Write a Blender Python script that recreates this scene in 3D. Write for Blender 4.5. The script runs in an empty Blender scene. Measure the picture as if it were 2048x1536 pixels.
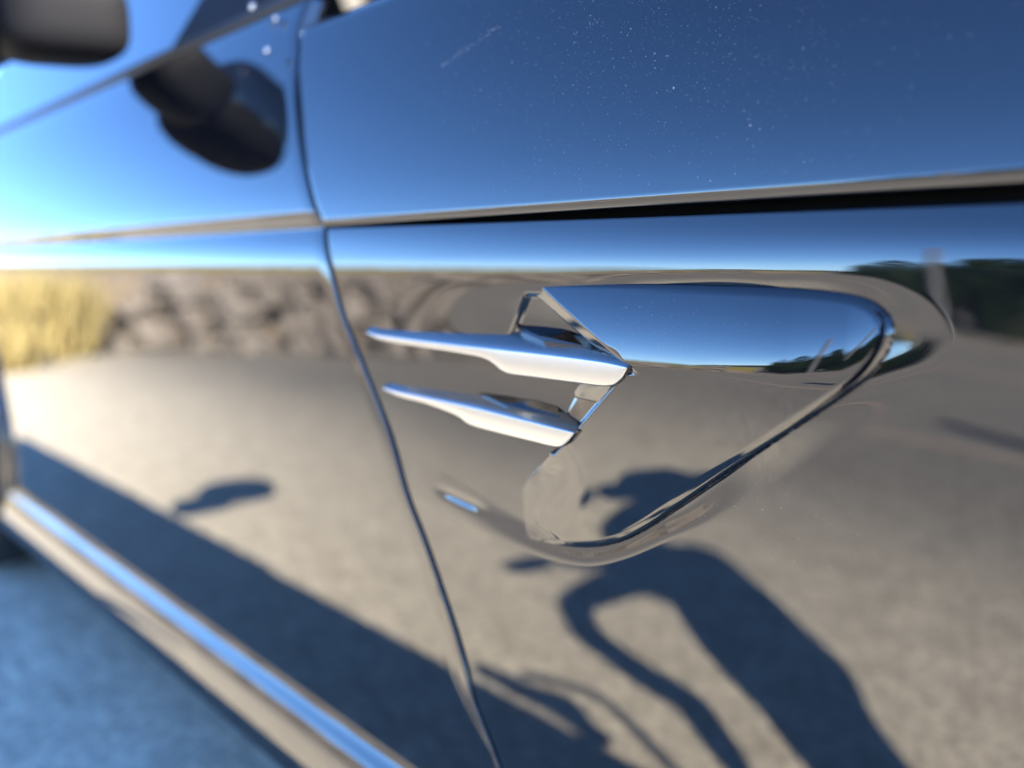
import bpy, bmesh, math, random
import numpy as np
from mathutils import Vector, Matrix, noise
R = math.radians
random.seed(7); rng = np.random.default_rng(7)
C = bpy.context.scene.collection
sc = bpy.context.scene

# ------------------------------------------------------------------ camera
F_PX, W_PX, H_PX = 1550.0, 2048.0, 1536.0      # photograph pixels
YAW, HOR = R(46), 530.0
CAM = np.array([0.0, -0.42, 0.75])
PITCH = math.atan((H_PX/2 - HOR)/F_PX)
fw = np.array([-math.cos(YAW)*math.cos(PITCH), math.sin(YAW)*math.cos(PITCH), -math.sin(PITCH)])
rt = np.array([math.sin(YAW), math.cos(YAW), 0.0])
up = np.cross(rt, fw)
cam_d = bpy.data.cameras.new('camera'); cam = bpy.data.objects.new('camera', cam_d); C.objects.link(cam)
M = Matrix(((rt[0], up[0], -fw[0], CAM[0]), (rt[1], up[1], -fw[1], CAM[1]), (rt[2], up[2], -fw[2], CAM[2]), (0, 0, 0, 1)))
cam.matrix_world = M
cam_d.sensor_width = 36; cam_d.lens = F_PX/W_PX*36
cam_d.clip_start = 0.01; cam_d.clip_end = 6000
cam_d.dof.use_dof = True; cam_d.dof.focus_distance = 0.50; cam_d.dof.aperture_fstop = 1.9
sc.camera = cam

# ------------------------------------------------------------------ sky and sun
SHADOW_DIR = np.array([-0.875, -0.484])         # where shadows fall on the ground
SUN_EL = R(42.5)
w = bpy.data.worlds.new('World'); sc.world = w; w.use_nodes = True
nt = w.node_tree; nt.nodes.clear()
sky = nt.nodes.new('ShaderNodeTexSky'); sky.sky_type = 'NISHITA'; sky.sun_disc = False
sky.sun_elevation = SUN_EL; sky.sun_rotation = math.atan2(-SHADOW_DIR[0], -SHADOW_DIR[1])
sky.altitude = 300; sky.air_density = 0.5; sky.dust_density = 0.0; sky.ozone_density = 6.0
bg = nt.nodes.new('ShaderNodeBackground'); bg.inputs[1].default_value = 0.155
wo = nt.nodes.new('ShaderNodeOutputWorld')
hs = nt.nodes.new('ShaderNodeHueSaturation'); hs.inputs['Saturation'].default_value = 1.08; hs.inputs['Hue'].default_value = .500
nt.links.new(sky.outputs[0], hs.inputs['Color']); nt.links.new(hs.outputs[0], bg.inputs[0]); nt.links.new(bg.outputs[0], wo.inputs[0])
sun_d = bpy.data.lights.new('sun', 'SUN'); sun_d.energy = 4.5; sun_d.angle = R(0.53); sun_d.color = (1.0, 0.91, 0.78)
sun = bpy.data.objects.new('sun', sun_d); C.objects.link(sun)
sdir = Vector((SHADOW_DIR[0]*math.cos(SUN_EL), SHADOW_DIR[1]*math.cos(SUN_EL), -math.sin(SUN_EL)))
sun.rotation_euler = sdir.to_track_quat('-Z', 'Y').to_euler(); sun.location = (3, 2, 5)
sc.view_settings.view_transform = 'Standard'; sc.view_settings.look = 'None'; sc.view_settings.gamma = 1
sc.view_settings.exposure = 2.85
sc.cycles.max_bounces = 10; sc.cycles.glossy_bounces = 6; sc.cycles.sample_clamp_indirect = 12

# ------------------------------------------------------------------ helpers
def ray(u, v):
    d = fw*F_PX + rt*(u - W_PX/2) - up*(v - H_PX/2)
    return d/np.linalg.norm(d)
def at(u, v, Y=0.0):                            # pixel of the photograph -> point on the vertical plane y=Y
    d = ray(u, v); t = (Y - CAM[1])/d[1]
    return CAM + d*t
def proj(P):
    q = np.asarray(P, float)-CAM; z = q@fw
    return W_PX/2+F_PX*(q@rt)/z, H_PX/2-F_PX*(q@up)/z
def z_for(X, Y, v):                             # height at which (X, Y) shows on picture row v
    z = .75
    for _ in range(6):
        a = proj((X, Y, z))[1]; b = proj((X, Y, z+.001))[1]; z += (v-a)/(b-a)*.001
    return z
def XZ(pts, Y=0.0):
    return np.array([at(u, v, Y)[[0, 2]] for u, v in pts])
def ground_at(u, v):                            # where the ground shows, mirrored in an upright panel
    d = ray(u, v); d = np.array([d[0], -d[1], d[2]]); o = np.array([CAM[0], -CAM[1], CAM[2]])
    return o + d*(-o[2]/d[2])

def nodemat(name, base=(.5, .5, .5), rough=.5, metal=0.0, ior=1.45, **kw):
    m = bpy.data.materials.new(name); m.use_nodes = True
    b = m.node_tree.nodes['Principled BSDF']
    b.inputs['Base Color'].default_value = (*base, 1); b.inputs['Roughness'].default_value = rough
    b.inputs['Metallic'].default_value = metal; b.inputs['IOR'].default_value = ior
    for k, v in kw.items(): b.inputs[k].default_value = v
    return m
def N(m, t, **kw):
    n = m.node_tree.nodes.new(t)
    for k, v in kw.items():
        if k in n.inputs: n.inputs[k].default_value = v
        else: setattr(n, k, v)
    return n
def L(m, a, b): m.node_tree.links.new(a, b)
def tex(m, scale, detail=5, rough=.6, typ='ShaderNodeTexNoise', coords='Object', stretch=None):
    tc = N(m, 'ShaderNodeTexCoord'); src = tc.outputs[coords]
    if stretch:
        mp = N(m, 'ShaderNodeMapping'); mp.inputs['Scale'].default_value = stretch; L(m, src, mp.inputs[0]); src = mp.outputs[0]
    n = N(m, typ); n.inputs['Scale'].default_value = scale
    if 'Detail' in n.inputs: n.inputs['Detail'].default_value = detail
    if 'Roughness' in n.inputs: n.inputs['Roughness'].default_value = rough
    L(m, src, n.inputs['Vector']); return n
def ramp(m, fac, stops):
    r = N(m, 'ShaderNodeValToRGB'); el = r.color_ramp.elements
    while len(el) < len(stops): el.new(.5)
    for e, (p, c) in zip(el, stops): e.position = p; e.color = (*c, 1)
    L(m, fac, r.inputs[0]); return r
def mix(m, fac, a, b, blend='MIX'):
    x = N(m, 'ShaderNodeMix'); x.data_type = 'RGBA'; x.blend_type = blend
    for s, v in ((x.inputs[0], fac), (x.inputs[6], a), (x.inputs[7], b)):
        if isinstance(v, (int, float)): s.default_value = v
        elif isinstance(v, tuple): s.default_value = (*v, 1)
        else: L(m, v, s)
    return x.outputs[2]
def bump(m, h, strength, dist):
    b = N(m, 'ShaderNodeBump'); b.inputs['Strength'].default_value = strength; b.inputs['Distance'].default_value = dist
    L(m, h, b.inputs['Height']); L(m, b.outputs[0], m.node_tree.nodes['Principled BSDF'].inputs['Normal']); return b
def setcol(m, s): L(m, s, m.node_tree.nodes['Principled BSDF'].inputs['Base Color'])

def mesh_obj(name, verts, faces, mat, parent=None, smooth=True):
    me = bpy.data.meshes.new(name)
    verts = np.asarray(verts, dtype=np.float32)
    if isinstance(faces, np.ndarray):
        n, k = faces.shape
        me.vertices.add(len(verts)); me.vertices.foreach_set('co', verts.ravel())
        me.loops.add(n*k); me.loops.foreach_set('vertex_index', faces.astype(np.int32).ravel())
        me.polygons.add(n); me.polygons.foreach_set('loop_start', np.arange(0, n*k, k, dtype=np.int32))
        me.update(calc_edges=True)
    else:
        me.from_pydata([tuple(map(float, v)) for v in verts], [], faces)
    me.validate()
    me.polygons.foreach_set('use_smooth', [smooth]*len(me.polygons))
    if mat: me.materials.append(mat)
    o = bpy.data.objects.new(name, me); C.objects.link(o)
    if parent: o.parent = parent
    return o
def grid_obj(name, P, mat, parent=None, flip=False):   # P: (n, m, 3)
    n, m_ = P.shape[:2]
    i = np.arange(n*m_).reshape(n, m_)
    f = np.stack([i[:-1, :-1], i[1:, :-1], i[1:, 1:], i[:-1, 1:]], -1).reshape(-1, 4)
    if flip: f = f[:, ::-1]
    return mesh_obj(name, P.reshape(-1, 3), f, mat, parent)
def bm_obj(name, bm, mat, parent=None, smooth=True):
    me = bpy.data.meshes.new(name); bm.to_mesh(me); bm.free()
    me.polygons.foreach_set('use_smooth', [smooth]*len(me.polygons))
    if mat: me.materials.append(mat)
    o = bpy.data.objects.new(name, me); C.objects.link(o)
    if parent: o.parent = parent
    return o
def tag(o, label=None, cat=None, group=None, kind=None):
    for k, v in (('label', label), ('category', cat), ('group', group), ('kind', kind)):
        if v: o[k] = v
    return o
def empty(name, loc=(0, 0, 0), rz=0):
    o = bpy.data.objects.new(name, None); C.objects.link(o); o.location = loc; o.rotation_euler.z = rz
    o.empty_display_size = .1; return o
def catmull(pts, n=12, closed=False):
    p = np.asarray(pts, float); out = []
    m_ = len(p); rngi = range(m_) if closed else range(m_-1)
    for i in rngi:
        p0 = p[(i-1) % m_] if closed or i > 0 else 2*p[0]-p[1]
        p1, p2 = p[i], p[(i+1) % m_]
        p3 = p[(i+2) % m_] if closed or i+2 < m_ else 2*p[-1]-p[-2]
        for t in np.linspace(0, 1, n, endpoint=False):
            out.append(.5*((2*p1)+(p2-p0)*t+(2*p0-5*p1+4*p2-p3)*t*t+(3*p1-p0-3*p2+p3)*t**3))
    if not closed: out.append(p[-1])
    return np.array(out)
def seg_dist(X, Z, poly, closed=True):          # distance to a polyline, plus nearest point
    best = np.full(X.shape, 1e9); nx = np.zeros_like(X); nz = np.zeros_like(X)
    n = len(poly)
    for i in range(n if closed else n-1):
        a, b = poly[i], poly[(i+1) % n]; d = b-a; l2 = d@d
        if l2 < 1e-14: continue
        t = np.clip(((X-a[0])*d[0]+(Z-a[1])*d[1])/l2, 0, 1)
        px, pz = a[0]+t*d[0], a[1]+t*d[1]
        q = (X-px)**2+(Z-pz)**2; k = q < best
        best[k] = q[k]; nx[k] = px[k]; nz[k] = pz[k]
    return np.sqrt(best), nx, nz
def inside(X, Z, poly):
    c = np.zeros(X.shape, bool); n = len(poly)
    for i in range(n):
        a, b = poly[i], poly[(i+1) % n]
        if a[1] == b[1]: continue
        k = ((a[1] > Z) != (b[1] > Z)) & (X < (b[0]-a[0])*(Z-a[1])/(b[1]-a[1])+a[0]); c ^= k
    return c
def sstep(a, b, x):
    t = np.clip((x-a)/(b-a), 0, 1); return t*t*(3-2*t)

def tube(name, pts, r, mat, parent=None, seg=12):
    cu = catmull(pts, 6); V = []; n = len(cu); T_ = np.gradient(cu, axis=0); rs = np.interp(np.linspace(0, 1, n), np.linspace(0, 1, len(r)), r) if hasattr(r, '__len__') else np.full(n, r)
    P = []
    for i in range(n):
        t_ = Vector(T_[i]).normalized(); a0 = t_.cross(Vector((.31, .95, .07))).normalized(); b0 = t_.cross(a0)
        P.append([list(Vector(cu[i])+a0*rs[i]*math.cos(a)+b0*rs[i]*math.sin(a)) for a in np.linspace(0, 2*math.pi, seg+1)])
    return grid_obj(name, np.array(P), mat, parent)

# ------------------------------------------------------------------ materials
def make_paint():
    m = nodemat('black_gloss_paint', (.004, .0045, .006), .018, 0, 1.8)
    n = tex(m, 26, 2, .5); bump(m, n.outputs[0], .08, .0006)
    tc = N(m, 'ShaderNodeNewGeometry'); sx = N(m, 'ShaderNodeSeparateXYZ'); L(m, tc.outputs['Position'], sx.inputs[0])
    mr = N(m, 'ShaderNodeMapRange'); L(m, sx.outputs['Z'], mr.inputs[0])
    for k_, v_ in zip((1, 2, 3, 4), (.45, .20, 0.0, .07)): mr.inputs[k_].default_value = v_
    d_ = tex(m, 14, 8, .7); dr = ramp(m, d_.outputs[0], [(.40, (0, 0, 0)), (.72, (1, 1, 1))])
    f_ = mix(m, 1.0, mr.outputs[0], dr.outputs[0], 'MULTIPLY'); setcol(m, mix(m, f_, (.004, .0045, .006), (.11, .09, .07)))
    return m
PAINT = make_paint()
PIANO = nodemat('piano_black_lacquer', (.003, .0035, .005), .012, 0, 1.8)
SATIN = nodemat('satin_chrome', (.42, .415, .40), .24, 1.0)
CHROME = nodemat('bright_chrome', (.6, .6, .6), .06, 1.0)
DARK = nodemat('dark_inner_void', (.006, .006, .006), .9, 0, 1.3)
RUBBER = nodemat('black_rubber', (.012, .012, .012), .6)
PLASTIC = nodemat('black_textured_plastic', (.008, .008, .009), .6, 0, 1.45, **{'Specular IOR Level': .08})
GLASS = nodemat('tinted_window_glass', (.006, .008, .01), .01, 0, 1.5)
ALLOY = nodemat('silver_alloy', (.55, .55, .56), .3, .8)

def make_ground():
    m = nodemat('gravelly_asphalt', (.3, .27, .24), .95, 0, 1.2)
    big = tex(m, .35, 4); a = ramp(m, big.outputs[0], [(.3, (.215, .205, .180)), (.7, (.275, .258, .225))])
    fine = tex(m, 45, 6, .75); b = ramp(m, fine.outputs[0], [(.36, (.35, .35, .35)), (.5, (.92, .92, .92)), (.64, (1.6, 1.56, 1.48))])
    c = mix(m, .85, a.outputs[0], b.outputs[0], 'MULTIPLY')
    v = tex(m, 38, typ='ShaderNodeTexVoronoi'); s = ramp(m, v.outputs['Distance'], [(.10, (1, 1, 1)), (.22, (0, 0, 0))])
    wn = tex(m, 9, 3); k = ramp(m, wn.outputs[0], [(.42, (0, 0, 0)), (.55, (1, 1, 1))])
    f = mix(m, 1.0, s.outputs[0], k.outputs[0], 'MULTIPLY')
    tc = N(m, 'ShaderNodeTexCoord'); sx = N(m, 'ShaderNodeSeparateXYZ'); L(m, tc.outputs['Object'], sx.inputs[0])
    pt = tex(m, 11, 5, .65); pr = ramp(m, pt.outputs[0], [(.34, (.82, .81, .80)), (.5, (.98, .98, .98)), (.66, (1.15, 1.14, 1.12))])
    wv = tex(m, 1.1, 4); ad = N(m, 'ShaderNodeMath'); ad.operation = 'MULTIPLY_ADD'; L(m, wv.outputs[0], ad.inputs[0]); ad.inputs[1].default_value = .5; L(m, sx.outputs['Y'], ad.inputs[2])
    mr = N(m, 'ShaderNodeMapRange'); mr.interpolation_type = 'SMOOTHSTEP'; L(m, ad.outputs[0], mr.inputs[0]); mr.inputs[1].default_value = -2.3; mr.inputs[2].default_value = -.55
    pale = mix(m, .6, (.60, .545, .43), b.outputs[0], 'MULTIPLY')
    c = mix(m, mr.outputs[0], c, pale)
    c = mix(m, 1.0, c, pr.outputs[0], 'MULTIPLY')
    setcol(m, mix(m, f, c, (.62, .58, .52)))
    bump(m, fine.outputs[0], .5, .01); return m
GROUND = make_ground()
def make_dirt():
    m = nodemat('dry_earth', (.22, .17, .12), 1, 0, 1.1)
    n = tex(m, 1.6, 8, .7); r = ramp(m, n.outputs[0], [(.3, (.22, .18, .13)), (.5, (.31, .25, .18)), (.7, (.42, .34, .24))]); setcol(m, r.outputs[0])
    bump(m, n.outputs[0], .8, .05); return m
DIRT = make_dirt()
def make_grass():
    m = nodemat('dry_grass', (.3, .28, .08), 1, 0, 1.1)
    n = tex(m, .5, 8, .7); r = ramp(m, n.outputs[0], [(.3, (.14, .15, .035)), (.5, (.33, .28, .07)), (.7, (.46, .36, .12))]); setcol(m, r.outputs[0]); return m
GRASS = make_grass()
def make_forest(name, a, b, s=.08):
    m = nodemat(name, a, 1, 0, 1.1); n = tex(m, s, 8, .75)
    r = ramp(m, n.outputs[0], [(.35, a), (.65, b)]); setcol(m, r.outputs[0]); return m
FOREST = make_forest('wooded_hill', (.018, .032, .014), (.06, .075, .03))
STONE = make_forest('rubble_stone', (.24, .205, .165), (.42, .37, .31), 2.2)
LEAF = nodemat('dark_leaf', (.07, .12, .04), .6)
BARK = nodemat('bark', (.10, .075, .05), .9)
PAINTLINE = nodemat('faded_road_paint', (.50, .38, .29), .9)
STRAW = nodemat('yellow_straw', (.50, .40, .16), .9)

# ------------------------------------------------------------------ setting
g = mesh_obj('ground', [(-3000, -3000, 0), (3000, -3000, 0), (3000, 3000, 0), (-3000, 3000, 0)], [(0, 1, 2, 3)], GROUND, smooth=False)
tag(g, kind='structure')

def strip(name, pts, width, z, mat):
    p = catmull(pts, 8); t = np.gradient(p, axis=0); t /= np.linalg.norm(t, axis=1)[:, None]
    nrm = np.stack([-t[:, 1], t[:, 0]], 1)
    P = np.zeros((len(p), 2, 3)); P[:, 0, :2] = p+nrm*width/2; P[:, 1, :2] = p-nrm*width/2; P[..., 2] = z
    return grid_obj(name, P, mat)

# earth bank behind the paved yard, then dry grass, then wooded hills
def polar(name, az, dist, zf, mat, kind='structure'):
    # az: degrees from the rearward axis (-x) towards -y; zf(az, dist) -> z
    A, D = np.meshgrid(az, dist, indexing='ij')
    P = np.stack([-D*np.cos(np.radians(A)), -D*np.sin(np.radians(A)), zf(A, D)], -1)
    o = grid_obj(name, P, mat, flip=True); tag(o, kind=kind); return o
def nz(x, y, s, seed=0):
    f = np.frompyfunc(lambda a, b: noise.fractal(Vector((a*s, b*s, seed)), 1.0, 2.0, 4), 2, 1)
    return f(x, y).astype(float)
def bank_d(A):   # distance from origin where the bank foot runs, by azimuth
    return np.interp(A, [-30, 5, 20, 35, 48, 60, 75, 110], [14, 9.2, 7.4, 6.4, 6.6, 8.5, 12, 20])
def z_bank(A, T):
    D = bank_d(A)+T
    h = .66*sstep(0, .35, T)+.16*sstep(.5, 6, T)+.75*sstep(6, 45, T)
    fade = 1-sstep(52, 70, A)
    return h*fade - .02 + .04*nz(D*np.cos(np.radians(A)), D*np.sin(np.radians(A)), 1.2)*sstep(0, .3, T)*fade - .05*(1-fade)
az = np.linspace(-30, 78, 150); T = np.concatenate([np.linspace(-.1, .5, 10), np.linspace(.6, 60, 40)])
A_, T_ = np.meshgrid(az, T, indexing='ij'); D_ = bank_d(A_)+T_
P = np.stack([-D_*np.cos(np.radians(A_)), -D_*np.sin(np.radians(A_)), z_bank(A_, T_)], -1)
bank = grid_obj('grassy_bank', P, GRASS, flip=True); tag(bank, kind='structure')
bank.data.materials.append(DIRT)
mi = np.zeros((len(az)-1, len(T)-1), int); mi[:, :13] = 1
bank.data.polygons.foreach_set('material_index', mi.ravel())

def z_hill(A, D):
    base = np.interp(A, [-60, 0, 15, 30, 45, 55, 62, 68, 74, 82, 100, 140], [9, 9, 6, 6.5, 9, 11, 8, 9, 18, 28, 32, 28])
    r = base + 2.6*nz(A*1.0, A*0+3, .13, 5) + 1.0*nz(A, A*0, .6, 2)
    return np.maximum(r, 2)*sstep(330, 560, D) - .3
polar('distant_hills', np.linspace(-60, 140, 400), np.linspace(320, 900, 24), z_hill, FOREST)

# ------------------------------------------------------------------ the car: skin shape
CREASE = .795
def table(knots):
    zz = np.arange(.15, 1.15, .0004); tt = np.interp(zz, [k[0] for k in knots], [k[1] for k in knots])
    ker = np.ones(7)/7; tt = np.convolve(np.pad(tt, 3, mode='edge'), ker, 'valid')
    y = np.cumsum(np.tan(np.radians(tt)))*.0004
    return zz, y-np.interp(.60, zz, y)
LOW = [(.15, 0), (.735, 0), (.75, 1), (.76, 4.5), (.775, 10), (.785, 12)]
zl, yl = table(LOW+[(.79, 12), (1.2, 12)])
zd, yd = table(LOW+[(.7855, 0), (.787, -13), (.796, -16), (.8015, -6), (.804, 4), (.83, 7), (.88, 10), (.93, 14), (.98, 19), (1.02, 26)])
zu, yu = table(LOW+[(.7855, 0), (.787, -15), (.7905, -13), (.7925, -5), (.7945, 4), (.83, 7), (.88, 10), (.93, 14), (.98, 19), (1.02, 26)])
yu = yu+(np.interp(.86, zd, yd)-np.interp(.86, zu, yu))
# vent recess
O_PX = [(700, 530), (900, 546), (1100, 546), (1300, 542), (1500, 540), (1700, 546), (1790, 561), (1860, 596), (1900, 640), (1912, 690),
        (1885, 752), (1800, 815), (1700, 872), (1560, 960), (1420, 1043), (1340, 1078), (1260, 1115), (1180, 1134), (1100, 1120),
        (1010, 1086), (930, 1046), (840, 1005), (700, 960)]
O_XZ = XZ(catmull(O_PX, 6))
I_PX = [(1036, 572), (1050, 566), (1095, 563), (1250, 564), (1400, 566), (1550, 570), (1650, 577), (1715, 588), (1760, 612), (1783, 650), (1778, 695),
        (1745, 748), (1680, 800), (1560, 880), (1450, 952), (1350, 1022), (1270, 1073), (1215, 1095), (1160, 1102), (1090, 1098),
        (1030, 1078), (1000, 1040), (1025, 985), (1085, 918), (1130, 866), (1112, 830), (1125, 800), (1150, 768), (1200, 752), (1235, 738), (1236, 716), (1190, 692), (1145, 658), (1074, 604), (1044, 583)]
def recess(X, Z):
    d, _, _ = seg_dist(X, Z, O_XZ, closed=False)
    ins = inside(X, Z, O_XZ)
    c0 = at(1430, 760)[[0, 2]]
    ang = np.degrees(np.arctan2(Z-c0[1], X-c0[0]))
    A = [-180, -150, -115, -90, -60, -35, -10, 15, 35, 60, 90, 140, 180]
    aa = np.arange(-180, 181, 1.0); ker = np.exp(-(np.arange(-30, 31)/9.0)**2); ker /= ker.sum()
    def smooth(vals):
        f = np.interp(aa, A, vals)[:-1]; f = np.concatenate([f[-30:], f, f[:30]]); f = np.convolve(f, ker, 'valid')
        return np.interp(ang, aa, np.append(f, f[0]))
    wdt = smooth([.060, .030, .012, .016, .026, .034, .036, .030, .022, .015, .014, .015, .060])
    dep = smooth([.0050, .003, .002, .0020, -.0004, -.0030, -.0022, .0008, .0026, .0034, .0036, .0034, .0050])
    t_ = np.clip(d/wdt, 0, 1); topw = sstep(40, 65, ang)*(1-sstep(150, 170, ang))
    s = (sstep(0, 1, t_)*(1-topw)+t_**2*topw)*ins
    fade = sstep(XL(780), XL(1100), X)
    y = dep*s*fade
    # the throat that the fins bridge, with a crisp lip on its rear side
    a, b = at(1044, 588)[[0, 2]], at(1010, 662)[[0, 2]]
    e = b-a; e = e/np.linalg.norm(e); nrm = np.array([-e[1], e[0]]); nrm *= np.sign(nrm[0])
    q = (X-a[0])*nrm[0]+(Z-a[1])*nrm[1]
    zt, zm, zb = at(1080, 588)[2], at(1080, 690)[2], at(1100, 830)[2]
    lip = sstep(0, .006, q)*(1-sstep(zt-.003, zt+.001, Z))*sstep(zm-.004, zm+.004, Z)
    vx = sstep(XL(980), XL(1120), X); vz = sstep(zb-.005, zb+.030, Z)*(1-sstep(zm-.004, zm+.010, Z))
    cut = 1-sstep(XL(1250), XL(1330), X)
    y = y+.0035*lip*cut
    # small upturned nick at the lower rear end of the recess
    c = at(918, 999)[[0, 2]]; dx, dz = (X-c[0]), (Z-c[1])+.0*X
    dz = dz+.10*dx
    y = y+.0012*np.exp(-(dx/.025)**4-(dz/.0040)**2)
    return y
def XL(u): return at(u, 760)[0]
def skin(X, Z, door=False, upper=False):
    y = np.interp(Z, zd, yd) if door else (np.interp(Z, zu, yu) if upper else np.interp(Z, zl, yl))
    y = y + .02*(X+.35)**2*.0
    if not door and not upper: y = y + recess(X, Z)
    # right of the vent the wing leans back a little towards the wheel arch
    y = y + .045*np.tanh((Z-.735)/.045)*math.tan(R(1.2))*sstep(-.17, -.04, X)*(Z < .785)
    return y
SEAM_PX = [(604, 40), (598, 100), (592, 180), (602, 290), (624, 395), (645, 440), (652, 480), (668, 560), (690, 635), (732, 740), (780, 865),
           (814, 985), (850, 1080), (898, 1220), (928, 1320), (948, 1400), (1000, 1536), (1030, 1640)]
S_XZ = []
for u_, v_ in SEAM_PX:
    Y_ = 0.0
    for _ in range(6): Y_ = float(np.interp(at(u_, v_, Y_)[2], zd, yd))
    S_XZ.append(at(u_, v_, Y_)[[0, 2]])
S_XZ = np.array(S_XZ); S_XZ = S_XZ[np.argsort(S_XZ[:, 1])]
S_XZ = np.vstack([[S_XZ[0, 0]+.02, .15], S_XZ, [S_XZ[-1, 0]-.01, 1.15]])
S_C = catmull(S_XZ, 10); o_ = np.argsort(S_C[:, 1]); S_C = S_C[o_]
def seamx(z): return np.interp(z, S_C[:, 1], S_C[:, 0])
GAPW = .0040

car = empty('car', (0, .9, 0))
tag(car, 'glossy black car seen along its flank, silver fins in its side vent', 'car')
CAR0 = np.array([0, .9, 0])
def part(o):                                    # meshes are written in world coordinates, then hung on the car
    o.parent = car; o.matrix_parent_inverse = Matrix.Translation((0, -.9, 0)); return o

def edge_roll(P_in, direction, r=.0034, deep=.02, n=6):
    """extra columns that roll the sheet's edge inwards: P_in (k,3) edge points, direction +1/-1 along x"""
    rows = []
    for a in np.linspace(0, math.pi/2, n+1)[1:]:
        q = P_in.copy(); q[:, 0] += direction*r*math.sin(a); q[:, 1] += r*(1-math.cos(a)); rows.append(q)
    q = rows[-1].copy(); q[:, 1] += deep; rows.append(q)
    return rows
def sheet(name, zs, xa, xb, s, mode, mat, roll_a=0, roll_b=0, roll_top=False, roll_bot=False):
    Zg, Sg = np.meshgrid(zs, s, indexing='ij')
    A = xa(zs)[:, None]; B = xb(zs)[:, None]
    Xg = A+(B-A)*Sg
    Yg = skin(Xg, Zg, door=mode == 'door', upper=mode == 'upper')
    P = np.stack([Xg, Yg, Zg], -1)
    cols = [P[:, i] for i in range(P.shape[1])]
    if roll_a: cols = edge_roll(cols[0], roll_a)[::-1]+cols
    if roll_b: cols = cols+edge_roll(cols[-1], roll_b)
    P = np.stack(cols, 1)
    return P
zlow = np.concatenate([np.arange(.275, .50, .0022), np.arange(.50, .755, .0009), np.arange(.755, .7790, .0007)])
s1 = np.concatenate([np.linspace(0, 1, 620)])
XR = .35
lowP = sheet('f', zlow, lambda z: seamx(z)+GAPW/2+.0034, lambda z: z*0+(-.04), s1, 'low', PAINT, roll_a=-1)
# extend the wing forward with coarse columns, then roll its top edge into the shut gap
def gap_z(X):  # top edge of the lower wing panel
    return np.interp(X, [seamx(.78), -.30, -.08, .35], [.7832, .7789, .7764, .770])
def roll_rows(P, zc, r=.003):                   # squeeze the sheet so that its top row meets the gap line, then turn inwards
    top = P[-1].copy(); out = [P]
    return out
xr = np.linspace(-.04, .92, 90)[1:]
Zg, Xg = np.meshgrid(zlow, xr, indexing='ij')
Yg = skin(Xg, Zg)
ext = np.stack([Xg, Yg, Zg], -1)
lowP = np.concatenate([lowP, ext], 1)
# stretch the last 25 mm in z to the gap line
zt = lowP[-1, :, 2].copy(); tgt = gap_z(lowP[-1, :, 0])
k = sstep(.757, zlow[-1], lowP[..., 2])
lowP[..., 2] += k*(tgt-zt)[None, :]
rows = [lowP[-1]]
for a in np.linspace(0, math.pi/2, 6)[1:]:
    q = lowP[-1].copy(); q[:, 2] += .0025*math.sin(a); q[:, 1] += .0025*(1-math.cos(a)); rows.append(q)
q = rows[-1].copy(); q[:, 1] += .03; rows.append(q)
lowP = np.concatenate([lowP, np.stack(rows[1:], 0)], 0)
fwg = part(grid_obj('front_wing', lowP, PAINT, flip=True))
bm = bmesh.new(); bm.from_mesh(fwg.data)
bmesh.ops.delete(bm, geom=[f for f in bm.faces if f.calc_center_median().x > .05 and math.hypot(f.calc_center_median().x-.52, f.calc_center_median().z-.335) < .352], context='FACES')
bm.to_mesh(fwg.data); bm.free()

# upper wing / clamshell side: from the undercut up and over
zup = np.concatenate([np.arange(.7885, .81, .0007), np.arange(.811, .990, .004)])
s2 = np.linspace(0, 1, 260)
upP = sheet('u', zup, lambda z: seamx(z)+GAPW/2+.0034, lambda z: z*0+.9, s2**1.0, 'upper', PAINT, roll_a=-1)
lift = np.interp(upP[0, :, 0], [-.66, -.30, .0, .9], [.0, .0, .0, .0])
kz = 1-sstep(.7885, .80, upP[..., 2]); upP[..., 2] += kz*lift[None, :]
rows = []
for a in np.linspace(0, math.pi/2, 5)[1:]:
    q = upP[0].copy(); q[:, 2] -= .0016*math.sin(a); q[:, 1] += .0016*(1-math.cos(a)); rows.insert(0, q)
q = rows[0].copy(); q[:, 1] += .03; rows.insert(0, q)
upP = np.concatenate([np.stack(rows, 0), upP], 0)
# bonnet: continue over the top
top = upP[-1]; rows = []
for t, (dy, dz) in enumerate([(.010, .010), (.025, .018), (.05, .024), (.10, .030), (.2, .036), (.45, .045), (.9, .05), (1.75, 0)]):
    q = top.copy(); q[:, 1] = top[:, 1]+dy; q[:, 2] = top[:, 2]+dz; rows.append(q)
upP = np.concatenate([upP, np.stack(rows, 0)], 0)
part(grid_obj('bonnet_side', upP, PAINT, flip=True))
# dark lining seen in the shut gaps
part(mesh_obj('gap_lining', [(-.75, .034, .74), (.9, .034, .74), (.9, .034, .83), (-.75, .034, .83),
                             ], [(0, 1, 2, 3)], DARK, smooth=False))
zz = np.linspace(.27, 1.0, 30); lp = np.stack([np.stack([seamx(zz)-.03, zz*0+.022+np.maximum(0, np.interp(zz, zd, yd)), zz], 1),
                                               np.stack([seamx(zz)+.03, zz*0+.022+np.maximum(0, np.interp(zz, zd, yd)), zz], 1)], 1)
part(grid_obj('seam_lining', lp, DARK, flip=True))

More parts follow.
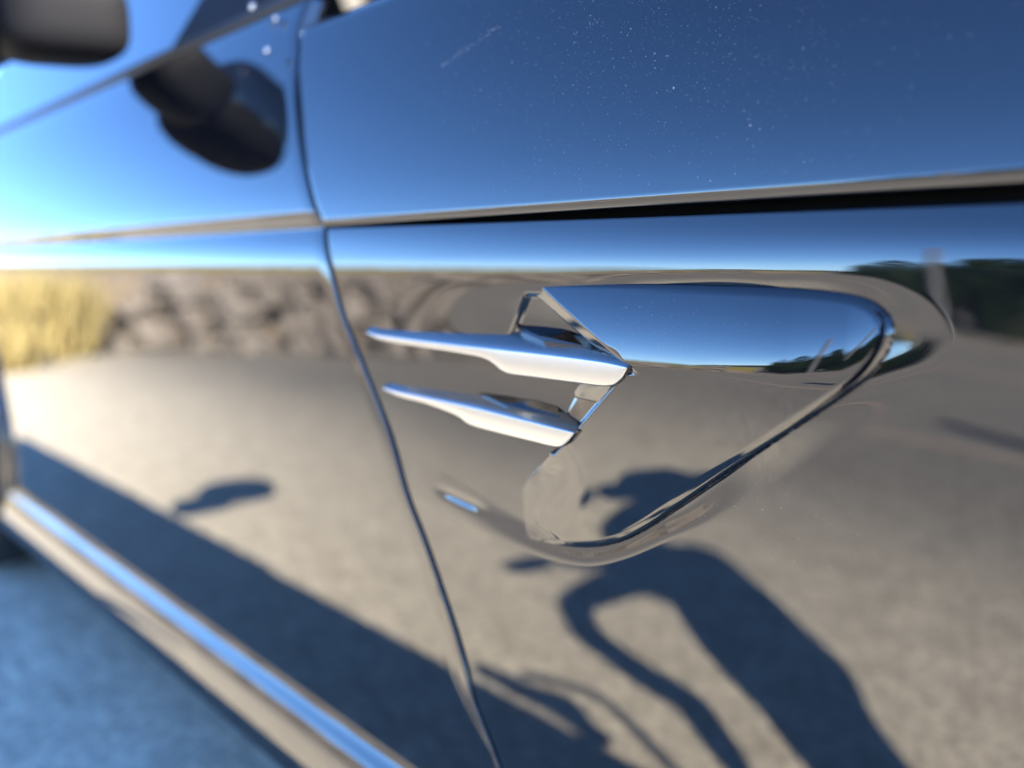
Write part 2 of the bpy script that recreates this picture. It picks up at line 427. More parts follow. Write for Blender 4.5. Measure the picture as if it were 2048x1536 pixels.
# door
zdoor = np.concatenate([np.arange(.275, .75, .006), np.arange(.75, .782, .0015), np.arange(.782, .81, .0006), np.arange(.81, 1.032, .004)])
s3 = 1-np.linspace(1, 0, 120)**1.0
P = sheet('d', zdoor, lambda z: z*0-2.9, lambda z: seamx(z)-GAPW/2-.0034, s3, 'door', PAINT, roll_b=1)
doorP = P
fd = part(grid_obj('front_door', P, PAINT, flip=True))
bm = bmesh.new(); bm.from_mesh(fd.data)
bmesh.ops.delete(bm, geom=[f for f in bm.faces if math.hypot(f.calc_center_median().x+2.28, f.calc_center_median().z-.335) < .352], context='FACES')
bm.to_mesh(fd.data); bm.free()

# sill moulding
def prof_obj(name, prof, x0, x1, mat, n=40, par=None):
    xs = np.linspace(x0, x1, n)
    P = np.stack([np.stack([np.full(len(prof), x), [p[0] for p in prof], [p[1] for p in prof]], 1) for x in xs], 0)
    return grid_obj(name, P, mat)
def integ(knots, y0, z0, z1, n=60):
    zs = np.linspace(z0, z1, n); tt = np.interp(zs, [k[0] for k in knots][::-1], [k[1] for k in knots][::-1])
    y = y0; out = [(y0, z0)]
    for i in range(1, n): y += math.tan(R(tt[i]))*(zs[i]-zs[i-1]); out.append((y, zs[i]))
    return out
sp = integ([(.292, 3), (.284, 12), (.276, 20), (.268, 29), (.260, 33), (.252, 27), (.244, 22), (.225, 16), (.200, 11), (.195, 0)], .003, .292, .195)
sp += [(sp[-1][0]+.002, .191), (sp[-1][0]+.012, .187), (.12, .183)]
part(prof_obj('sill_moulding', sp, -1.91, .14, PAINT))

# vent insert
def insert_planes(cx, t):
    base = -.0105+.11*cx**2+.50*np.maximum(cx, 0)**2
    return base-t*math.tan(R(2.8))*(t < 0)+.15*np.minimum(t, 0)**2, base+t*math.tan(R(4.2))+2.0*np.maximum(t, 0)**2+(t < 0)*(-.0)
def insert_mesh():
    I = XZ(catmull(I_PX, 5, closed=True), -.003)
    mn, mx = I.min(0)-.004, I.max(0)+.004; h = .0009
    xs = np.arange(mn[0], mx[0], h); zs = np.arange(mn[1], mx[1], h)
    X, Z = np.meshgrid(xs, zs, indexing='ij')
    d, px, pz = seg_dist(X, Z, I); ins = inside(X, Z, I)
    sd = np.where(ins, d, -d)
    snap = (sd < h*.5)
    X = np.where(snap, px, X); Z = np.where(snap, pz, Z); sdc = np.where(snap, 0, sd)
    zr = np.interp(X, *XZ([(1100, 712), (1262, 727), (1450, 739), (1590, 748), (1700, 740), (1780, 700)], .004).T)
    cx = X-XZ([(1450, 740)])[0, 0]
    t = Z-zr
    yl_, yu_ = insert_planes(cx, t)
    rr = np.interp(X, [XL(1400), XL(1700)], [.0010, .010])
    y = .5*(yu_+yl_+np.sqrt((yu_-yl_)**2+(rr*.12)**2))
    lr = sstep(-.2, .25, (X-XL(1180))/.25-(Z-at(1400, 760)[2])/.08*.4)   # lower right flank: broad bevel
    bev = np.clip(.0065-sdc, 0, .0065); y = y+lr*(bev*math.tan(R(9)))*sstep(0, .0010, bev)
    cham = np.zeros(X.shape, bool)
    for (pa, pb, dg) in (((1068, 572), (1256, 724), 24), ((1244, 762), (1147, 868), 16)):
        A_i, B_i = XZ([pa, pb], -.006); e_ = (B_i-A_i)/np.linalg.norm(B_i-A_i); nn = np.array([-e_[1], e_[0]]); nn *= -np.sign(nn[0])
        q_ = (X-A_i[0])*nn[0]+(Z-A_i[1])*nn[1]
        zc = at(1250, 742, -.006)[2]; side = sstep(-.002, .002, (Z-zc)*(1 if dg == 24 else -1))*(sstep(at(1160, 905, 0)[2]-.006, at(1160, 905, 0)[2], Z))
        y = y+np.maximum(0, q_)*math.tan(R(dg))*side
        cham |= (q_ > 0) & (side > .01)
        if dg == 16: y = y+np.clip(zc-.004-Z, 0, .02)*math.tan(R(14))*sstep(0, .004, q_)*side
    zl0, zl1 = at(1150, 872)[2], at(1150, 965)[2]
    low = 1-sstep(zl1, zl0, Z)
    wq = sstep(0, 1, np.clip((XL(1190)-X)/(XL(1190)-XL(1005)), 0, 1))*low
    y = y*(1-wq)+(skin(X, Z)-.0006+.0014*sstep(.7, 1, wq))*wq
    er = np.where(cham, .0012, np.where((Z > zr+.02), .0044, .0036))
    e = np.clip(sdc, 0, er)
    y = y+(er-np.sqrt(np.maximum(er**2-(er-e)**2, 0)))*(1-wq)
    keep = (sd > -h*.9)
    i = np.arange(X.size).reshape(X.shape); kv = (sd > -1.5*h)
    kc = (sd[:-1, :-1] > 0) | (sd[1:, :-1] > 0) | (sd[1:, 1:] > 0) | (sd[:-1, 1:] > 0)
    f = np.stack([i[:-1, :-1], i[1:, :-1], i[1:, 1:], i[:-1, 1:]], -1)[kc]
    V = np.stack([X, y, Z], -1).reshape(-1, 3)
    used = np.unique(f); remap = np.full(len(V), -1); remap[used] = np.arange(len(used))
    V = V[used]; f = remap[f]
    # skirt
    nb = len(V); edge = I
    yy = []
    cxi = I[:, 0]-XZ([(1450, 740)])[0, 0]
    zri = np.interp(I[:, 0], *XZ([(1100, 712), (1262, 727), (1450, 739), (1590, 748), (1700, 740), (1780, 700)], .004).T)
    ti = I[:, 1]-zri
    bd = np.where((snap & kv).ravel())[0]; BP = np.stack([X.ravel()[bd], Z.ravel()[bd], y.ravel()[bd]], 1)
    ye = np.array([BP[np.argmin((BP[:, 0]-p[0])**2+(BP[:, 1]-p[1])**2), 2] for p in I])
    ring = [np.stack([I[:, 0], ye, I[:, 1]], 1), np.stack([I[:, 0], ye*0+.035, I[:, 1]], 1)]
    V2 = np.vstack([V]+ring); n = len(I)
    f2 = [[nb+k, nb+(k+1) % n, nb+n+(k+1) % n, nb+n+k] for k in range(n)]
    F = np.vstack([f[:, ::-1], np.array(f2)])
    return mesh_obj('vent_insert', V2, F, PIANO)
part(insert_mesh())

# blades: tapered bars with an upper facet and a lower facet
def blade(top, mid, bot, Yl, Yr, name='vent_fin'):
    n = 70
    def res(p):
        p = catmull(p, 10); s = np.r_[0, np.cumsum(np.linalg.norm(np.diff(p, axis=0), axis=1))]; return p, s
    us = np.linspace(0, 1, n); us = .5-.5*np.cos(us*math.pi)
    u0, u1 = mid[0][0], mid[-1][0]
    uu = u0+(u1-u0)*us
    vt = np.interp(uu, *np.array(sorted(map(tuple, catmull(top, 8)))).T); vm = np.interp(uu, *np.array(sorted(map(tuple, catmull(mid, 8)))).T)
    vb = np.interp(uu, *np.array(sorted(map(tuple, catmull(bot, 8)))).T)
    Yf = Yl+(Yr-Yl)*us
    rows = []
    for j in range(n):
        q = []
        pt, pm, pb = vt[j], vm[j], vb[j]
        dy_t = .45*abs(at(uu[j], pt, Yf[j])[2]-at(uu[j], pm, Yf[j])[2])*2.0
        X = at(uu[j], pm, Yf[j])[0]
        zt_, zm, zb = (at(uu[j], v_, Yf[j])[2] for v_ in (pt, pm, pb))
        # keep the same x for the whole section
        h = zt_-zm
        dt = h*1.1
        # section from back-top over the ridge to back-bottom
        dt = min(.030, max(h, .004)*1.3); zt2 = z_for(X, Yf[j]+dt, pt)
        r = min(.0012, (zm-zb)*.4+.0002)
        q += [(X, Yf[j]+dt+.022, zt2-.002), (X, Yf[j]+dt, zt2)]
        for a in np.linspace(.8, .2, 4): q.append((X, Yf[j]+dt*a**1.15, zm+(zt2-zm)*a))
        q += [(X, Yf[j]+dt*.06, zm+(zt2-zm)*.09), (X, Yf[j]+.0001, zm+.0002), (X, Yf[j], zm-.0006)]
        q += [(X, Yf[j]+.0002, zb+r), (X, Yf[j]+r*.3, zb+r*.3), (X, Yf[j]+r, zb), (X, Yf[j]+dt+.022, zb)]
        rows.append(q)
    P = np.array(rows)
    o = grid_obj(name, P, SATIN)
    # end caps
    me = o.data; bm = bmesh.new(); bm.from_mesh(me); bm.verts.ensure_lookup_table()
    m_ = P.shape[1]
    bm.faces.new([bm.verts[i] for i in range(m_)]); bm.faces.new([bm.verts[(n-1)*m_+i] for i in range(m_)][::-1])
    bmesh.ops.recalc_face_normals(bm, faces=bm.faces); bm.to_mesh(me); bm.free()
    me.polygons.foreach_set('use_smooth', [True]*len(me.polygons))
    return part(o)
blade([(733, 650), (745, 643), (770, 640), (900, 641), (1030, 648), (1140, 673), (1215, 700), (1245, 716), (1254, 728)],
      [(733, 664), (760, 671), (900, 689), (1000, 700), (1100, 711), (1200, 724), (1254, 735)],
      [(733, 668), (770, 683), (900, 704), (960, 715), (982, 725), (1010, 746), (1060, 754), (1150, 766), (1215, 773), (1240, 761), (1254, 738)],
      -.006, -.013)
blade([(766, 764), (790, 755), (900, 762), (975, 774), (1060, 806), (1120, 833), (1140, 846), (1148, 857)],
      [(766, 776), (800, 785), (900, 806), (960, 819), (1060, 844), (1148, 866)],
      [(766, 780), (800, 795), (850, 808), (912, 832), (940, 851), (1000, 868), (1060, 883), (1112, 895), (1132, 887), (1148, 868)],
      -.006, -.011)
def wedge(px, Y0, Y1):
    a = [at(u, v, Y) for (u, v, Y) in px]
    bm = bmesh.new(); vs = [bm.verts.new(p) for p in a]+[bm.verts.new(p+np.array([0, .004, -.004])) for p in a]
    bmesh.ops.convex_hull(bm, input=vs); return part(bm_obj('fin_root', bm, PIANO, smooth=False))
wedge([(945, 779, .004), (1112, 797, .008), (1120, 836, -.002), (1010, 808, -.004)], 0, 0)
wedge([(1032, 652, .004), (1132, 654, .010), (1165, 690, -.002), (1080, 672, -.004)], 0, 0)
# cabin, glass, roof and far side, rear quarter (only their shade and reflections reach the picture)
top = doorP[-1, :, :]
ydt = float(np.interp(1.032, zd, yd))
belt = [(ydt, 1.028), (ydt-.004, 1.034), (ydt-.002, 1.042), (ydt+.008, 1.046), (ydt+.02, 1.042)]
part(prof_obj('belt_trim', belt, -2.9, -.74, RUBBER, par=None))
gl = [(ydt+.014, 1.040), (ydt+.11, 1.18), (ydt+.20, 1.34)]
part(prof_obj('side_window', gl, -2.7, -1.02, GLASS, n=4))
rf = [(ydt+.195, 1.33), (ydt+.23, 1.385), (ydt+.33, 1.42), (.9, 1.44), (1.8-ydt-.33, 1.42), (1.8-ydt-.2, 1.34)]
part(prof_obj('roof', rf, -2.7, -1.15, PAINT, n=4))
far = [(1.8-ydt, 1.03), (1.8, .8), (1.8, .20), (.12, .18)]
part(prof_obj('far_side', far, -3.0, -.35, PAINT, n=4))
part(prof_obj('far_wing', [(1.78, 1.0)]+far[1:], -.35, .92, PAINT, n=4))
part(prof_obj('far_window', [(1.8-ydt-.2, 1.34), (1.8-ydt-.01, 1.03)], -2.7, -1.1, GLASS, n=4))

# front, rear and floor close the body; screen and rear window
def hull(name, pts, mat):
    bm = bmesh.new(); bmesh.ops.convex_hull(bm, input=[bm.verts.new(p) for p in pts])
    bmesh.ops.bevel(bm, geom=bm.edges[:], offset=.012, segments=2, affect='EDGES'); return part(bm_obj(name, bm, mat, smooth=False))
hull('front_bumper', [(x, y, z) for x, y in ((.92, .03), (1.45, .18), (1.55, .9), (1.45, 1.62), (.92, 1.77)) for z in (.20, .74)], PAINT)
hull('rear_bumper', [(x, y, z) for x, y in ((-2.86, .03), (-3.25, .15), (-3.3, .9), (-3.25, 1.65), (-2.86, 1.77)) for z in (.28, .98)], PAINT)
hull('underbody', [(x, y, z) for x in (-2.85, 1.2) for y in (.30, 1.5) for z in (.19, .60)], PLASTIC)
hull('bonnet_front', [(.88, .10, .70), (1.40, .22, .68), (1.40, 1.58, .68), (.88, 1.70, .70), (.88, .12, .98), (1.35, .3, .84), (1.35, 1.5, .84), (.88, 1.68, .98)], PAINT)
part(mesh_obj('windscreen', [(-.35, .16, 1.055), (-.35, 1.64, 1.055), (-1.16, 1.45, 1.41), (-1.16, .35, 1.41)], [(0, 1, 2, 3)], GLASS, smooth=False))
part(mesh_obj('rear_window', [(-3.0, .14, 1.02), (-3.0, 1.66, 1.02), (-2.69, 1.45, 1.41), (-2.69, .35, 1.41)], [(3, 2, 1, 0)], GLASS, smooth=False))
arch = [(-2.28+.358*math.cos(t), .002, .335+.358*math.sin(t)) for t in np.linspace(-.35, math.pi+.35, 30)]
# rear wheel
def wheel(x, y, r=.335, wd=.23):
    prof = []
    for (rr, yy) in [(.20, .03), (.225, 0), (.245, -.005), (.28, -.012), (.31, -.008), (.33, .012), (.335, .04), (.335, wd-.04), (.33, wd), (.25, wd)]:
        prof.append((rr, yy))
    n = 64; P = np.array([[(x+a*math.cos(t), y+b, r+a*math.sin(t)) for a, b in prof] for t in np.linspace(0, 2*math.pi, n)])
    wo_ = empty('wheel'); part(wo_)
    def sub(o): o.parent = wo_; return o
    sub(grid_obj('tyre', P, RUBBER))
    rim = [(.245, -.008), (.235, -.014), (.225, -.006), (.215, .03), (.20, .08), (.05, .09)]
    P = np.array([[(x+a*math.cos(t), y+b, r+a*math.sin(t)) for a, b in rim] for t in np.linspace(0, 2*math.pi, n)])
    sub(grid_obj('rim', P, ALLOY))
    for k in range(10):
        t = k*2*math.pi/10; c, s = math.cos(t), math.sin(t); bm = bmesh.new()
        vs = []
        for (a, hw, yy) in [(.04, .02, .0), (.225, .013, -.004)]:
            for sgn in (-1, 1):
                for dy in (0, .03): vs.append(bm.verts.new((x+a*c-sgn*hw*s, y+yy+dy, r+a*s+sgn*hw*c)))
        bmesh.ops.convex_hull(bm, input=vs); sub(bm_obj('spoke', bm, ALLOY, smooth=False))
    bm = bmesh.new(); bmesh.ops.create_cone(bm, segments=24, radius1=.055, radius2=.045, depth=.04, cap_ends=True,
                                            matrix=Matrix.Translation((x, y+.005, r)) @ Matrix.Rotation(R(90), 4, 'X'))
    sub(bm_obj('hub_cap', bm, ALLOY))
wheel(-2.28, -.015); wheel(.52, .012)


# door mirror: housing, arm, sail panel
def blob(name, c, h, mat, p=3.0, shear=(0, 0), n=28):
    th = np.linspace(-math.pi/2, math.pi/2, n); ph = np.linspace(0, 2*math.pi, 2*n)
    T_, Pp = np.meshgrid(th, ph, indexing='ij')
    f = lambda a: np.sign(a)*np.abs(a)**(2/p)
    x = f(np.cos(T_))*f(np.cos(Pp)); y = f(np.cos(T_))*f(np.sin(Pp)); z = f(np.sin(T_))
    P = np.stack([c[0]+h[0]*x, c[1]+h[1]*y, c[2]+h[2]*z+shear[0]*y+shear[1]*x], -1)
    return grid_obj(name, P, mat)
mir = empty('door_mirror'); part(mir)
def msub(o): o.parent = mir; return o
msub(blob('mirror_housing', (-1.36, -.165, 1.125), (.09, .125, .09), PAINT, 2.7, (.035, .01)))
msub(blob('mirror_base_shell', (-1.36, -.165, 1.065), (.093, .127, .055), PLASTIC, 2.7, (.035, .01)))
msub(blob('mirror_arm', (-1.30, -.02, 1.10), (.065, .09, .060), PLASTIC, 3.5, (.01, 0)))
bm = bmesh.new()
vs = [bm.verts.new(p) for p in [(-1.12, ydt+.004, 1.044), (-.76, ydt+.004, 1.044), (-1.12, ydt+.10, 1.20), (-1.12, ydt+.03, 1.044), (-.76, ydt+.03, 1.044), (-1.12, ydt+.13, 1.20)]]
bmesh.ops.convex_hull(bm, input=vs); part(bm_obj('sail_panel', bm, PLASTIC, smooth=False))
for (u, v, Y) in [(535, 100, .02), (505, 14, .045), (553, 36, .045)]:
    p = at(u, v, Y); bm = bmesh.new(); bmesh.ops.create_uvsphere(bm, u_segments=12, v_segments=8, radius=.0035, matrix=Matrix.Translation(p))
    part(bm_obj('trim_rivet', bm, CHROME))

part(tube('wheel_arch_lip', arch, .016, PAINT)); part(tube('wheel_arch_lip', [(a+2.80, b, c) for a, b, c in arch], .016, PAINT))
# ------------------------------------------------------------------ stone wall along the bank
def rock(name, parent, c, h, seed, mat):
    bm = bmesh.new(); bmesh.ops.create_icosphere(bm, subdivisions=1, radius=1)
    r_ = random.Random(seed)
    for v_ in bm.verts:
        v_.co = Vector([math.copysign(abs(a)**.6, a) for a in v_.co])*r_.uniform(.85, 1.1)
        v_.co = Vector((v_.co.x*h[0]+c[0], v_.co.y*h[1]+c[1], v_.co.z*h[2]+c[2]))
    o = bm_obj(name, bm, mat, smooth=False); o.parent = parent; return o
wall = empty('stone_wall'); tag(wall, 'low wall of rough brown rubble stones along the foot of the grassy bank', 'wall')
k_ = 0
for row in range(5):
    a = 16.5+row*.4
    while a < 62:
        wd_ = random.choice((.10, .14, .2, .3, .34))*random.uniform(.85, 1.15); dd = float(bank_d(np.array(a)))-.10+row*.05
        hz = random.uniform(.06, .095)
        ca, sa = math.cos(R(a)), math.sin(R(a))
        rock('stone', wall, (-dd*ca, -dd*sa, .07+row*.135+random.uniform(-.015, .015)), (wd_*.74, wd_*.70, hz*1.12), k_, STONE); k_ += 1
        a += math.degrees(wd_*1.15/dd)
# tufts of tall dry grass: many thin blades
def tuft(name, c, rad, h, n, mat, seed):
    r_ = random.Random(seed); V = []; Fc = []
    for i in range(n):
        a, q = r_.uniform(0, 6.283), rad*math.sqrt(r_.random()); x, y = c[0]+q*math.cos(a), c[1]+q*math.sin(a)
        hh = h*r_.uniform(.6, 1.05); lx, ly = r_.gauss(0, .12), r_.gauss(0, .12); b = r_.uniform(0, 6.283); w_ = .012
        k = len(V); dx, dy = w_*math.cos(b), w_*math.sin(b)
        V += [(x-dx, y-dy, 0), (x+dx, y+dy, 0), (x+lx*.5+dx*.8, y+ly*.5+dy*.8, hh*.6), (x+lx*.5-dx*.8, y+ly*.5-dy*.8, hh*.6), (x+lx, y+ly, hh)]
        Fc += [(k, k+1, k+2, k+3), (k+3, k+2, k+4)]
    o = mesh_obj(name, V, Fc, mat, smooth=False); return o
tag(tuft('grass_clump', (-7.3, -1.35, 0), .55, .74, 1500, STRAW, 3), 'big clump of bright yellow dry grass left of the stone wall', 'grass clump')
tag(tuft('grass_clump', (-6.5, -.95, 0), .3, .36, 500, STRAW, 4), 'smaller low clump of yellow dry grass in front of the big one', 'grass clump')

# ------------------------------------------------------------------ trees across the yard
def tree(c, h, rad, seed, label):
    t = empty('leafy_shrub', (0, 0, 0)); t.location = (c[0], c[1], 0); tag(t, label, 'shrub', 'dark shrubs at the edge of the yard')
    r_ = random.Random(seed)
    bm = bmesh.new()
    def limb(p, q, r0, r1):
        d = (q-p); L_ = d.length; mt = Matrix.Translation((p+q)/2) @ d.to_track_quat('Z', 'Y').to_matrix().to_4x4()
        bmesh.ops.create_cone(bm, segments=8, radius1=r0, radius2=r1, depth=L_, matrix=mt)
    limb(Vector((0, 0, 0)), Vector((0, 0, h*.5)), .14, .08)
    for i in range(7):
        a = r_.uniform(0, 6.28); limb(Vector((0, 0, h*r_.uniform(.2, .5))), Vector((rad*.6*math.cos(a), rad*.6*math.sin(a), h*r_.uniform(.5, .85))), .06, .02)
    o = bm_obj('trunk', bm, BARK); o.parent = t
    cl = [(r_.gauss(0, rad*.45), r_.gauss(0, rad*.45), h*r_.uniform(.08, .90)) for _ in range(26)]
    V = []; Fc = []
    for (x, y, z) in cl:
        rr = rad*r_.uniform(.22, .42)
        for i in range(330):
            v_ = Vector((r_.gauss(0, 1), r_.gauss(0, 1), r_.gauss(0, 1))).normalized()*rr*r_.uniform(.7, 1.1)
            s_ = r_.uniform(.03, .06); a = Vector((r_.gauss(0, 1), r_.gauss(0, 1), r_.gauss(0, 1))).normalized(); b = a.orthogonal().normalized()
            p = Vector((x, y, z))+v_; k = len(V)
            if p.z < .1: p.z = .1
            V += [p-a*s_, p+b*s_*.5, p+a*s_, p-b*s_*.5]; Fc += [(k, k+1, k+2, k+3)]
    o = mesh_obj('crown', V, Fc, LEAF, smooth=False); o.parent = t
TR = [(70.5, 15.5, 1.25, .8, 'small round dark green shrub leftmost of the row at the yard edge'), (73.8, 13.5, 1.7, 1.0, 'dark green shrub right behind the pale grey post'),
      (78, 13.0, 1.95, 1.1, 'dark green shrub just right of the pale grey post'), (83, 13.0, 2.1, 1.15, 'wide dark green shrub third from the right in the row'),
      (88.5, 13.2, 2.3, 1.2, 'tall dark green shrub second from the right in the row'), (94.5, 13.5, 2.5, 1.3, 'tallest dark green shrub rightmost of the row')]
for i, (a, d_, h, rad, lab) in enumerate(TR): tree((-d_*math.cos(R(a)), -d_*math.sin(R(a))), h, rad, 40+i, lab)
# lighting post at the roadside
POLE = nodemat('weathered_grey_pole', (.24, .24, .23), .7)
a = 74.0; d_ = 11.5
post = tube('lamp_post', [(-d_*math.cos(R(a)), -d_*math.sin(R(a)), z) for z in (0, 1, 2, 2.7)], [.08, .07, .06, .05], POLE)
tag(post, 'pale grey round post standing at the yard edge before the dark shrubs', 'post')
wood = tube('shadow_post', [(.80, -2.64, 0), (.80, -2.64, 1.0), (.80, -2.64, 2.0)], [.085, .08, .075], BARK)  # unseen post, added to throw the dark streak across the yard
tag(wood, 'invented round post on the yard, out of view, added to cast a shadow', 'post')
# faint painted road edges across the yard
e1 = strip('road_marking', [(-9, -10.5), (-4, -7.2), (-1.5, -6.4), (3, -5.6), (9, -5.0)], .10, .004, PAINTLINE); tag(e1, kind='structure')
e2 = strip('road_marking', [(-6, -4.9), (-3, -3.7), (-1, -3.15), (2, -2.75), (7, -2.4)], .05, .004, PAINTLINE); tag(e2, kind='structure')

# ------------------------------------------------------------------ the photographer, just right of the frame, whose shade falls across the yard
Q0 = np.array([.12, -.85]); LAT = np.array([.484, -.875]); ALONG = -SHADOW_DIR; KS = math.tan(SUN_EL)
def body(l, z, s=0.0):
    p = Q0+l*LAT+s*ALONG; return (p[0], p[1], z*KS/math.tan(R(40))+KS*s)
def skin_obj(name, joints, edges, mat, parent, sub=2):
    me = bpy.data.meshes.new(name); me.from_pydata([body(*j[0]) for j in joints], edges, [])
    o = bpy.data.objects.new(name, me); C.objects.link(o); o.parent = parent
    md = o.modifiers.new('skin', 'SKIN'); md.use_smooth_shade = True
    for i, j in enumerate(joints):
        sv = me.skin_vertices[0].data[i]; sv.radius = (j[1], j[1]); sv.use_root = (i == 0)
    ss = o.modifiers.new('sub', 'SUBSURF'); ss.levels = ss.render_levels = sub
    me.materials.append(mat); return o
SKIN_T = nodemat('skin_tone', (.45, .27, .19), .5); CLOTH = nodemat('dark_blue_cloth', (.03, .035, .05), .9); HAIR = nodemat('brown_hair', (.05, .03, .02), .6)
man = empty('person', (float(Q0[0]), float(Q0[1]), 0)); man_inv = (-float(Q0[0]), -float(Q0[1]), 0)
tag(man, 'photographer in dark hooded clothes whose shadow falls on the ground by the car', 'person')
def psub(o):
    o.parent = man; o.matrix_parent_inverse = Matrix.Translation(man_inv); return o
J = [((-.265, .64, 0), .098), ((-.215, .80, 0), .12), ((-.20, .92, 0), .135), ((-.17, .985, 0), .115),                  # hips, belly, chest, neck
     ((-.315, .48, 0), .092), ((-.365, .31, 0), .078), ((-.39, .07, 0), .05), ((-.46, .035, .05), .04),             # standing leg and shoe
     ((-.335, .45, .08), .07), ((-.40, .23, .13), .058), ((-.42, -.12, .20), .05), ((-.49, -.15, .25), .04),      # other leg and shoe
     ((-.36, .93, .05), .06), ((-.47, .90, .18), .055), ((-.555, .86, .33), .042),                                 # near arm to the elbow
     ((-.585, .74, .35), .036), ((-.55, .60, .35), .036), ((-.51, .50, .35), .034), ((-.525, .38, .35), .028), ((-.535, .33, .35), .02),
     ((-.32, 1.03, .0), .05), ((-.43, 1.055, .04), .055), ((-.505, 1.06, .06), .048)]                                # raised arm
E = [(0, 1), (1, 2), (2, 3), (0, 4), (4, 5), (5, 6), (6, 7), (0, 8), (8, 9), (9, 10), (10, 11), (2, 12), (12, 13), (13, 14), (14, 15), (15, 16),
     (16, 17), (17, 18), (18, 19), (3, 20), (20, 21), (21, 22)]
psub(skin_obj('clothed_body', J, E, CLOTH, man))
J = [((-.20, .97, 0), .08), ((-.25, 1.02, 0), .125), ((-.28, 1.07, 0), .112), ((-.29, 1.12, 0), .06)]
psub(skin_obj('hood', J, [(0, 1), (1, 2), (2, 3)], CLOTH, man))
def hand(w, d, bend, name='hand'):              # w wrist, d pointing direction in (l, z); five separate bent fingers
    w = np.array(w, float); d = np.array([d[0], d[1], 0.0]); d /= np.linalg.norm(d); n = np.array([-d[1], d[0], 0.0])
    J = [(tuple(w), .020), (tuple(w+d*.045), .024)]; E = [(0, 1)]
    for k, (o_, l_) in enumerate(((-.030, .060), (-.010, .074), (.010, .070), (.028, .055))):
        b = w+d*.075+n*o_; k0 = len(J); J.append((tuple(b), .011)); J.append((tuple(b+d*l_*.5+np.array([0, 0, bend*.3])), .0095))
        J.append((tuple(b+d*l_*.85+np.array([0, 0, bend*.9])), .008)); J.append((tuple(b+d*l_+np.array([0, 0, bend*1.4])), .007))
        E += [(1, k0), (k0, k0+1), (k0+1, k0+2), (k0+2, k0+3)]
    k0 = len(J); t = w+d*.02-n*.032; J += [(tuple(t), .011), (tuple(t+d*.035-n*.012), .010), (tuple(t+d*.06-n*.008+np.array([0, 0, bend*.5])), .008)]
    E += [(0, k0), (k0, k0+1), (k0+1, k0+2)]
    return psub(skin_obj(name, J, E, SKIN_T, man))
hand((-.50, 1.060, .062), (-1, .0), .035)
hand((-.536, .325, .35), (-.1, -1), .015)
fc = Vector(body(-.26, 1.05, .02))+Vector((-.03, .045, .0)); yv = Vector((-.35, .93, -.08)).normalized(); xv = yv.cross(Vector((0, 0, 1))).normalized(); zv = xv.cross(yv)
fm = Matrix((xv, yv, zv)).transposed().to_4x4(); fm.translation = fc
bm = bmesh.new(); bmesh.ops.create_uvsphere(bm, u_segments=40, v_segments=28, radius=1)
for v_ in bm.verts:
    x, y, z = v_.co; jaw = 1-.28*max(0, -z-.1); y2 = y*.105*(.9+.1*jaw)
    if y > 0:
        y2 += .024*math.exp(-(x/.16)**2-((z+.12)/.20)**2)-.012*(math.exp(-((abs(x)-.38)/.17)**2-((z-.10)/.12)**2))+.007*math.exp(-(x/.30)**2-((z+.48)/.07)**2)
    v_.co = Vector((x*.074*jaw, y2, z*.112))
bmesh.ops.transform(bm, matrix=fm, verts=bm.verts); psub(bm_obj('face', bm, SKIN_T))
EYE = nodemat('eye', (.06, .04, .03), .15)
for sx_ in (-1, 1):
    for nm, off, r_, mt in (('eye', (sx_*.028, .086, .011), .010, EYE), ('ear', (sx_*.073, .0, -.005), .021, SKIN_T)):
        bm = bmesh.new(); bmesh.ops.create_uvsphere(bm, u_segments=14, v_segments=10, radius=r_, matrix=fm @ Matrix.Translation(off) @ Matrix.Diagonal((.5 if nm == 'ear' else 1, 1, 1.2, 1)))
        psub(bm_obj(nm, bm, mt))
bm = bmesh.new(); bmesh.ops.create_uvsphere(bm, u_segments=14, v_segments=8, radius=.02, matrix=fm @ Matrix.Translation((0, .088, -.055)) @ Matrix.Diagonal((1, .4, .28, 1)))
psub(bm_obj('mouth', bm, nodemat('lips', (.35, .14, .12), .5)))
J = [((-.835, .69, .62), .016), ((-.80, .635, .62), .022), ((-.757, .575, .62), .024), ((-.723, .54, .62), .036), ((-.712, .48, .62), .020), ((-.695, .44, .62), .026)]  # invented cloth object on the bonnet, shaped only for its cast shadow
caster = empty('shadow_pouch', (.4, .1, 1.0)); tag(caster, 'invented dark cloth shape with a thin tail on the bonnet, added to cast a shadow', 'shadow_caster')
def bsub(o):
    o.parent = caster; o.matrix_parent_inverse = Matrix.Translation((-.4, -.1, -1.0)); return o
bsub(skin_obj('shadow_pouch_body', J, [(i, i+1) for i in range(5)], CLOTH, caster, 1))
bsub(tube('shadow_strap', [body(l, z, .62) for l, z in ((-.76, .64), (-.70, .60), (-.655, .55), (-.64, .49), (-.63, .42), (-.62, .34))], .009, CLOTH))
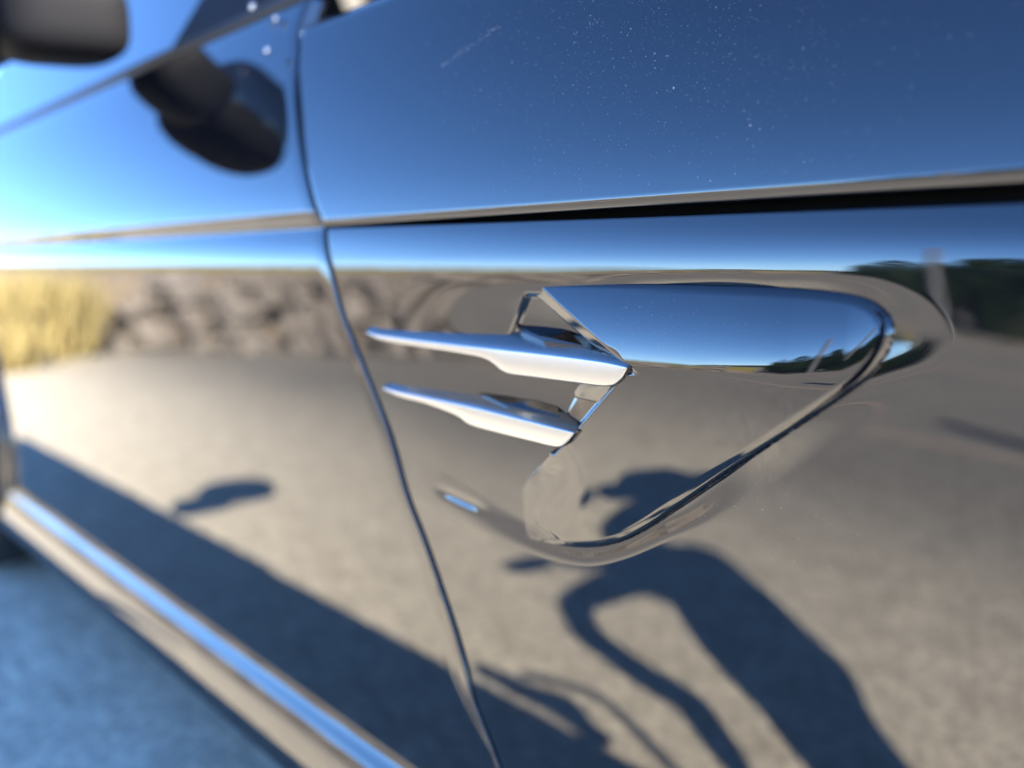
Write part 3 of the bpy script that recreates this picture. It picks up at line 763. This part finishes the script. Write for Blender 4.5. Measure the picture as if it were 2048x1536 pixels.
# dusty grains on the paint, and some standing in for reflected ground stones
def paint_grains():
    r_ = np.random.default_rng(5); V = []; Fc = []
    tet = np.array([(1, 0, -.3), (-.5, .87, -.3), (-.5, -.87, -.3), (0, 0, 1)])
    def grain(x, y, z, s):
        k = len(V); j = r_.uniform(.6, 1.3, (4, 1))
        for q in tet*j: V.append((x+q[0]*s, y-q[2]*s*.5-.0001, z+q[1]*s))
        Fc.extend([(k, k+1, k+3), (k+1, k+2, k+3), (k+2, k, k+3)])
    n = 0
    while n < 1900:
        u = r_.normal(1180, 300); v = r_.uniform(-20, 420)
        if u < 640 or u > 2040 or r_.random() < (v/420)**2 or v > 415-.066*(u-650): continue
        y0 = .02; p = at(u, v, y0)
        for _ in range(4): y0 = float(skin(np.array(p[0]), np.array(p[2]), upper=True)); p = at(u, v, y0)
        grain(p[0], y0, p[2], .00012*math.exp(abs(r_.normal(0, .5)))); n += 1
    for (a, b, m_) in [((880, 135), (1000, 50), 110), ((1150, 70), (1200, 40), 16)]:
        for i in range(m_):
            t = r_.random(); u = a[0]+(b[0]-a[0])*t+r_.normal(0, 2.5); v = a[1]+(b[1]-a[1])*t+r_.normal(0, 2.5); p = at(u, v, .03)
            for _ in range(4): y0 = float(skin(np.array(p[0]), np.array(p[2]), upper=True)); p = at(u, v, y0)
            grain(p[0], y0, p[2], .00030)
    zri = XZ([(1262, 727), (1450, 739), (1590, 748), (1700, 740)], .004); cx0 = XZ([(1450, 740)])[0, 0]
    for i in range(170):
        u, v = r_.normal(1340, 90), r_.uniform(600, 722); p = at(u, v, -.006)
        if u < 1130+(v-590)*.95 or u > 1640: continue
        for _ in range(3): y0 = float(insert_planes(p[0]-cx0, p[2]-np.interp(p[0], *zri.T))[1]); p = at(u, v, y0)
        grain(p[0], y0, p[2], .00011*math.exp(abs(r_.normal(0, .5))))
    for i in range(260):  # pale specks painted on for ground stones reflected in the lower wing
        u, v = r_.normal(1560, 170), r_.normal(1040, 90); p = at(u, v, 0)
        if u > 2030 or (1150 < u < 1920 and v < 1110-(u-1180)*.50+14): continue
        y0 = float(skin(np.array(p[0]), np.array(p[2]))); grain(p[0], y0, p[2], .00009*math.exp(abs(r_.normal(0, .4))))
    o = mesh_obj('dust_and_reflection_specks', V, Fc, nodemat('pale_dust_and_reflection', (.55, .53, .50), .8), smooth=False); o['kind'] = 'stuff'; return part(o)
paint_grains()
print('built')
